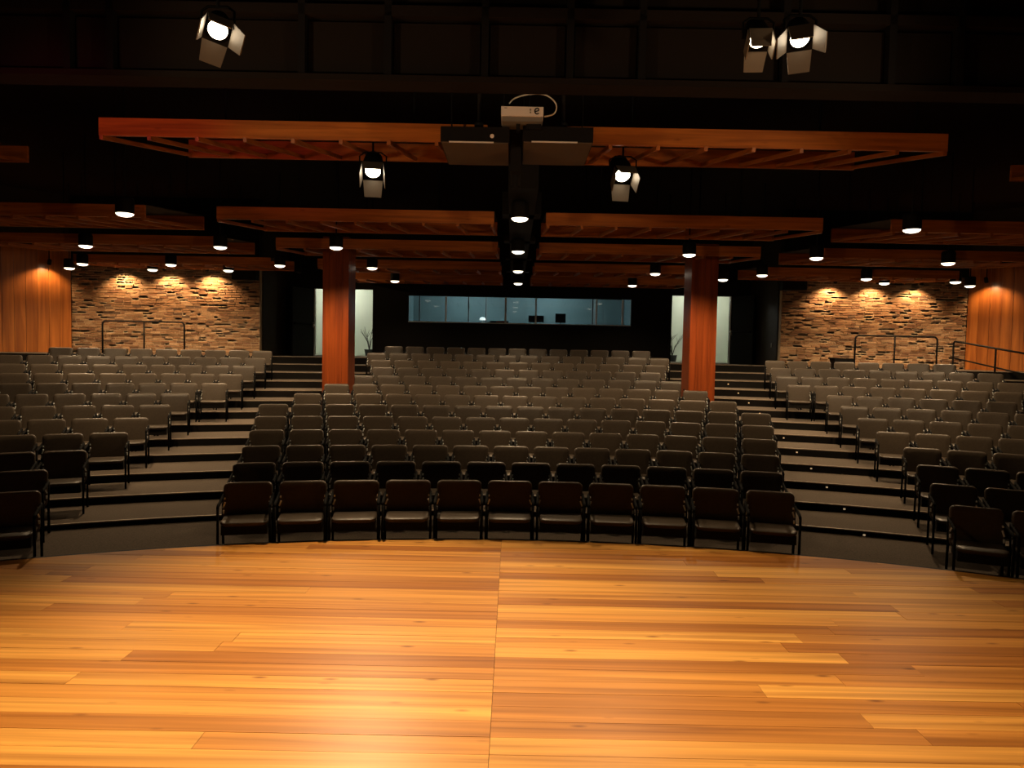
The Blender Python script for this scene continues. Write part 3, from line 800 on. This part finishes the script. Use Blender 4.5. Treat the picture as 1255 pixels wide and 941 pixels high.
# ------------------------------------------------------------------ stage spotlights
def spotlight(pos, target, label, e, size=72, lens='lens', doors=(55, 55, 55, 55), s=1.0, twist=0.0, pipe=None, soft=.07):
    t = thing('stage_spotlight', label, 'spotlight', pos)
    d = (Vector(target) - Vector(pos)).normalized(); q = d.to_track_quat('-Z', 'Y') @ Matrix.Rotation(twist, 3, 'Z').to_quaternion()
    top = (pipe or ZT) - pos.z
    obj('yoke', MB().tube([(-.15 * s, .0, 0), (-.15 * s, 0, .16 * s), (-.09 * s, 0, .20 * s), (.09 * s, 0, .20 * s), (.15 * s, 0, .16 * s), (.15 * s, 0, 0)], .010, 6).tube([(0, 0, .20 * s), (0, 0, top)], .014, 6), 'frame', t, smooth=True)
    h = obj('housing', MB().lathe([(.085 * s, -.015), (.115 * s, -.015), (.12 * s, 0), (.12 * s, .12 * s), (.10 * s, .24 * s), (.05 * s, .28 * s), (.005, .285 * s)], 22, cap=False), 'frame', t, (0, 0, 0), q.to_euler(), True)
    obj('lens', MB().lathe([(.085 * s, -.012), (.05 * s, -.022), (.001, -.026)], 22, cap=False), lens, h, smooth=True)
    for k, ang in enumerate(doors):
        if ang is None: continue
        m = MB().box2((-.11 * s, 0, -.004), (.11 * s, .19 * s, .004))
        v = [Vector(x) for x in m.v]
        for x in v:
            if x.y > .1 * s: x.x *= .85
        R = Matrix.Rotation(math.radians(-ang), 3, 'X')
        R2 = Matrix.Rotation(PI / 2 * k, 3, 'Z')
        m.v = [tuple(R2 @ (R @ x + Vector((0, .118 * s, -.018)))) for x in v]
        obj('barn_door', m, 'barn', h)
    spot('stage_beam', e, WARM, size, 1.0, soft, h, (0, 0, -.21 * s))
PIPE = CAMZ + 3.35
spotlight(at(267, 36, 5.6), (-1.0, 2.0, 1.5), 'barn door stage spotlight with bright round lens, hung alone', E_STAGE[0], 150, doors=(92, 58, 22, 80), s=.84, twist=.25, pipe=PIPE)
spotlight(at(929, 48, 6.1), (1.7, 2.6, .4), 'dimmer barn door stage spotlight of a pair hung side by side', E_STAGE[1], 60, 'lens_dim', (116, 88, 22, 88), s=.84, pipe=PIPE)
spotlight(at(980, 46, 5.6), (1.4, 2.2, 1.2), 'brighter barn door stage spotlight of a pair hung side by side', E_STAGE[2], 140, doors=(104, 62, 25, 60), s=.82, twist=-.08, pipe=PIPE)
spotlight(at(457, 209, 9.4), (-1.2, 5.2, 0), 'hooded stage spotlight under badge unit side of the projector canopy', E_STAGE[3], 66, doors=(80, 84, 48, 84), s=1.15, pipe=CAMZ + 2.78)
spotlight(at(763, 214, 9.4), (2.0, 5.2, 0), 'hooded stage spotlight under cable side of the projector canopy', E_STAGE[4], 66, doors=(80, 84, 48, 84), s=1.15, pipe=CAMZ + 2.78)
t = thing('lighting_pipe', 'black lighting pipe carrying the stage spotlights over the stage', 'pipe', (0, 5.7, PIPE))
obj('tube', MB().tube([(-7, 0, 0), (7, 0, 0)], .024, 10), 'black', t)
for x in (-5, -1.6, 1.6, 5): obj('hanger', MB().tube([(x, 0, 0), (x, 0, ZT - PIPE)], .010, 6), 'black', t)

# ------------------------------------------------------------------ small things
for a_, b_, lab in (((121, 674.8), (137, 673.2), 'white strip on the carpet at the stage edge, single railing aisle'), ((1027, 681.5), (1046, 684), 'short white strip at the stage edge, double railing aisle, near chairs'), ((1063, 686), (1086, 690), 'long white strip at the stage edge, double railing aisle')):
    a, b = atz(*a_, tier_z(1) - .028), atz(*b_, tier_z(1) - .028)
    m = MB().bar(a, b, .035, .003); c = (a + b) / 2; m.v = [tuple(Vector(v) - c) for v in m.v]
    tag(obj('floor_tape', m, 'tape', None, c), lab, 'tape')  # thin pale strip laid flat at the stage edge
p = at(1032, 445, 19.3)
t = thing('equipment_case', 'small black case behind the last row of double railing block', 'case', (p.x, 19.3, ground(Vector((p.x, 19.3, 0)))))
hh = at(1032, 439, 19.3).z - t.location.z
obj('case_body', MB().box2((-.26, -.15, 0), (.26, .15, hh - .06)), 'black', t); obj('lid', MB().box2((-.27, -.16, hh - .06), (.27, .16, hh)), 'frame', t)

# added fill: unseen par cans on floor stands, put in to brighten the canopies
def added_par_stand(x, y, heads, label):
    t = thing('added_lamp_stand', label, 'added lamp stand', (x, y, 0))
    obj('pole', MB().tube([(0, 0, .12), (0, 0, 2.45)], .018, 8), 'frame', t)
    for k in range(3):
        a = k * 2.094 + .4; obj('leg', MB().tube([(0, 0, .55), (math.cos(a) * .42, math.sin(a) * .42, .012)], .012, 6), 'frame', t)
    obj('tee_bar', MB().tube([(-.35, 0, 2.45), (.35, 0, 2.45)], .016, 8), 'frame', t)
    for dx, target, e, col, size in heads:
        pos = Vector((dx, 0, 2.60)); q = (Vector(target) - Vector((x, y, 0)) - pos).normalized().to_track_quat('-Z', 'Y')
        h = obj('fill_can', MB().lathe([(.09, -.10), (.10, -.10), (.10, .06), (.06, .2), (.01, .22)], 18, cap=False), 'frame', t, pos, q.to_euler(), True)
        obj('lens', MB().lathe([(.088, -.03), (.001, -.035)], 18, cap=False), 'lens_dim', h)
        spot('fill_beam', e, col, size, .6, .30, h, (0, 0, -.11))
added_par_stand(-5.6, 3.2, [(.25, (.6, 8.4, 5.3), E_FILL, WARM, 62), (-.25, (-4.35, 8.4, 4.6), E_FILL * .6, (1.0, .14, .20), 24)], 'added unseen black lamp stand with two par cans, single railing side of stage')
added_par_stand(5.8, 3.2, [(-.25, (-.4, 8.4, 5.3), E_FILL, WARM, 62)], 'added unseen black lamp stand with one par can, double railing side of stage')
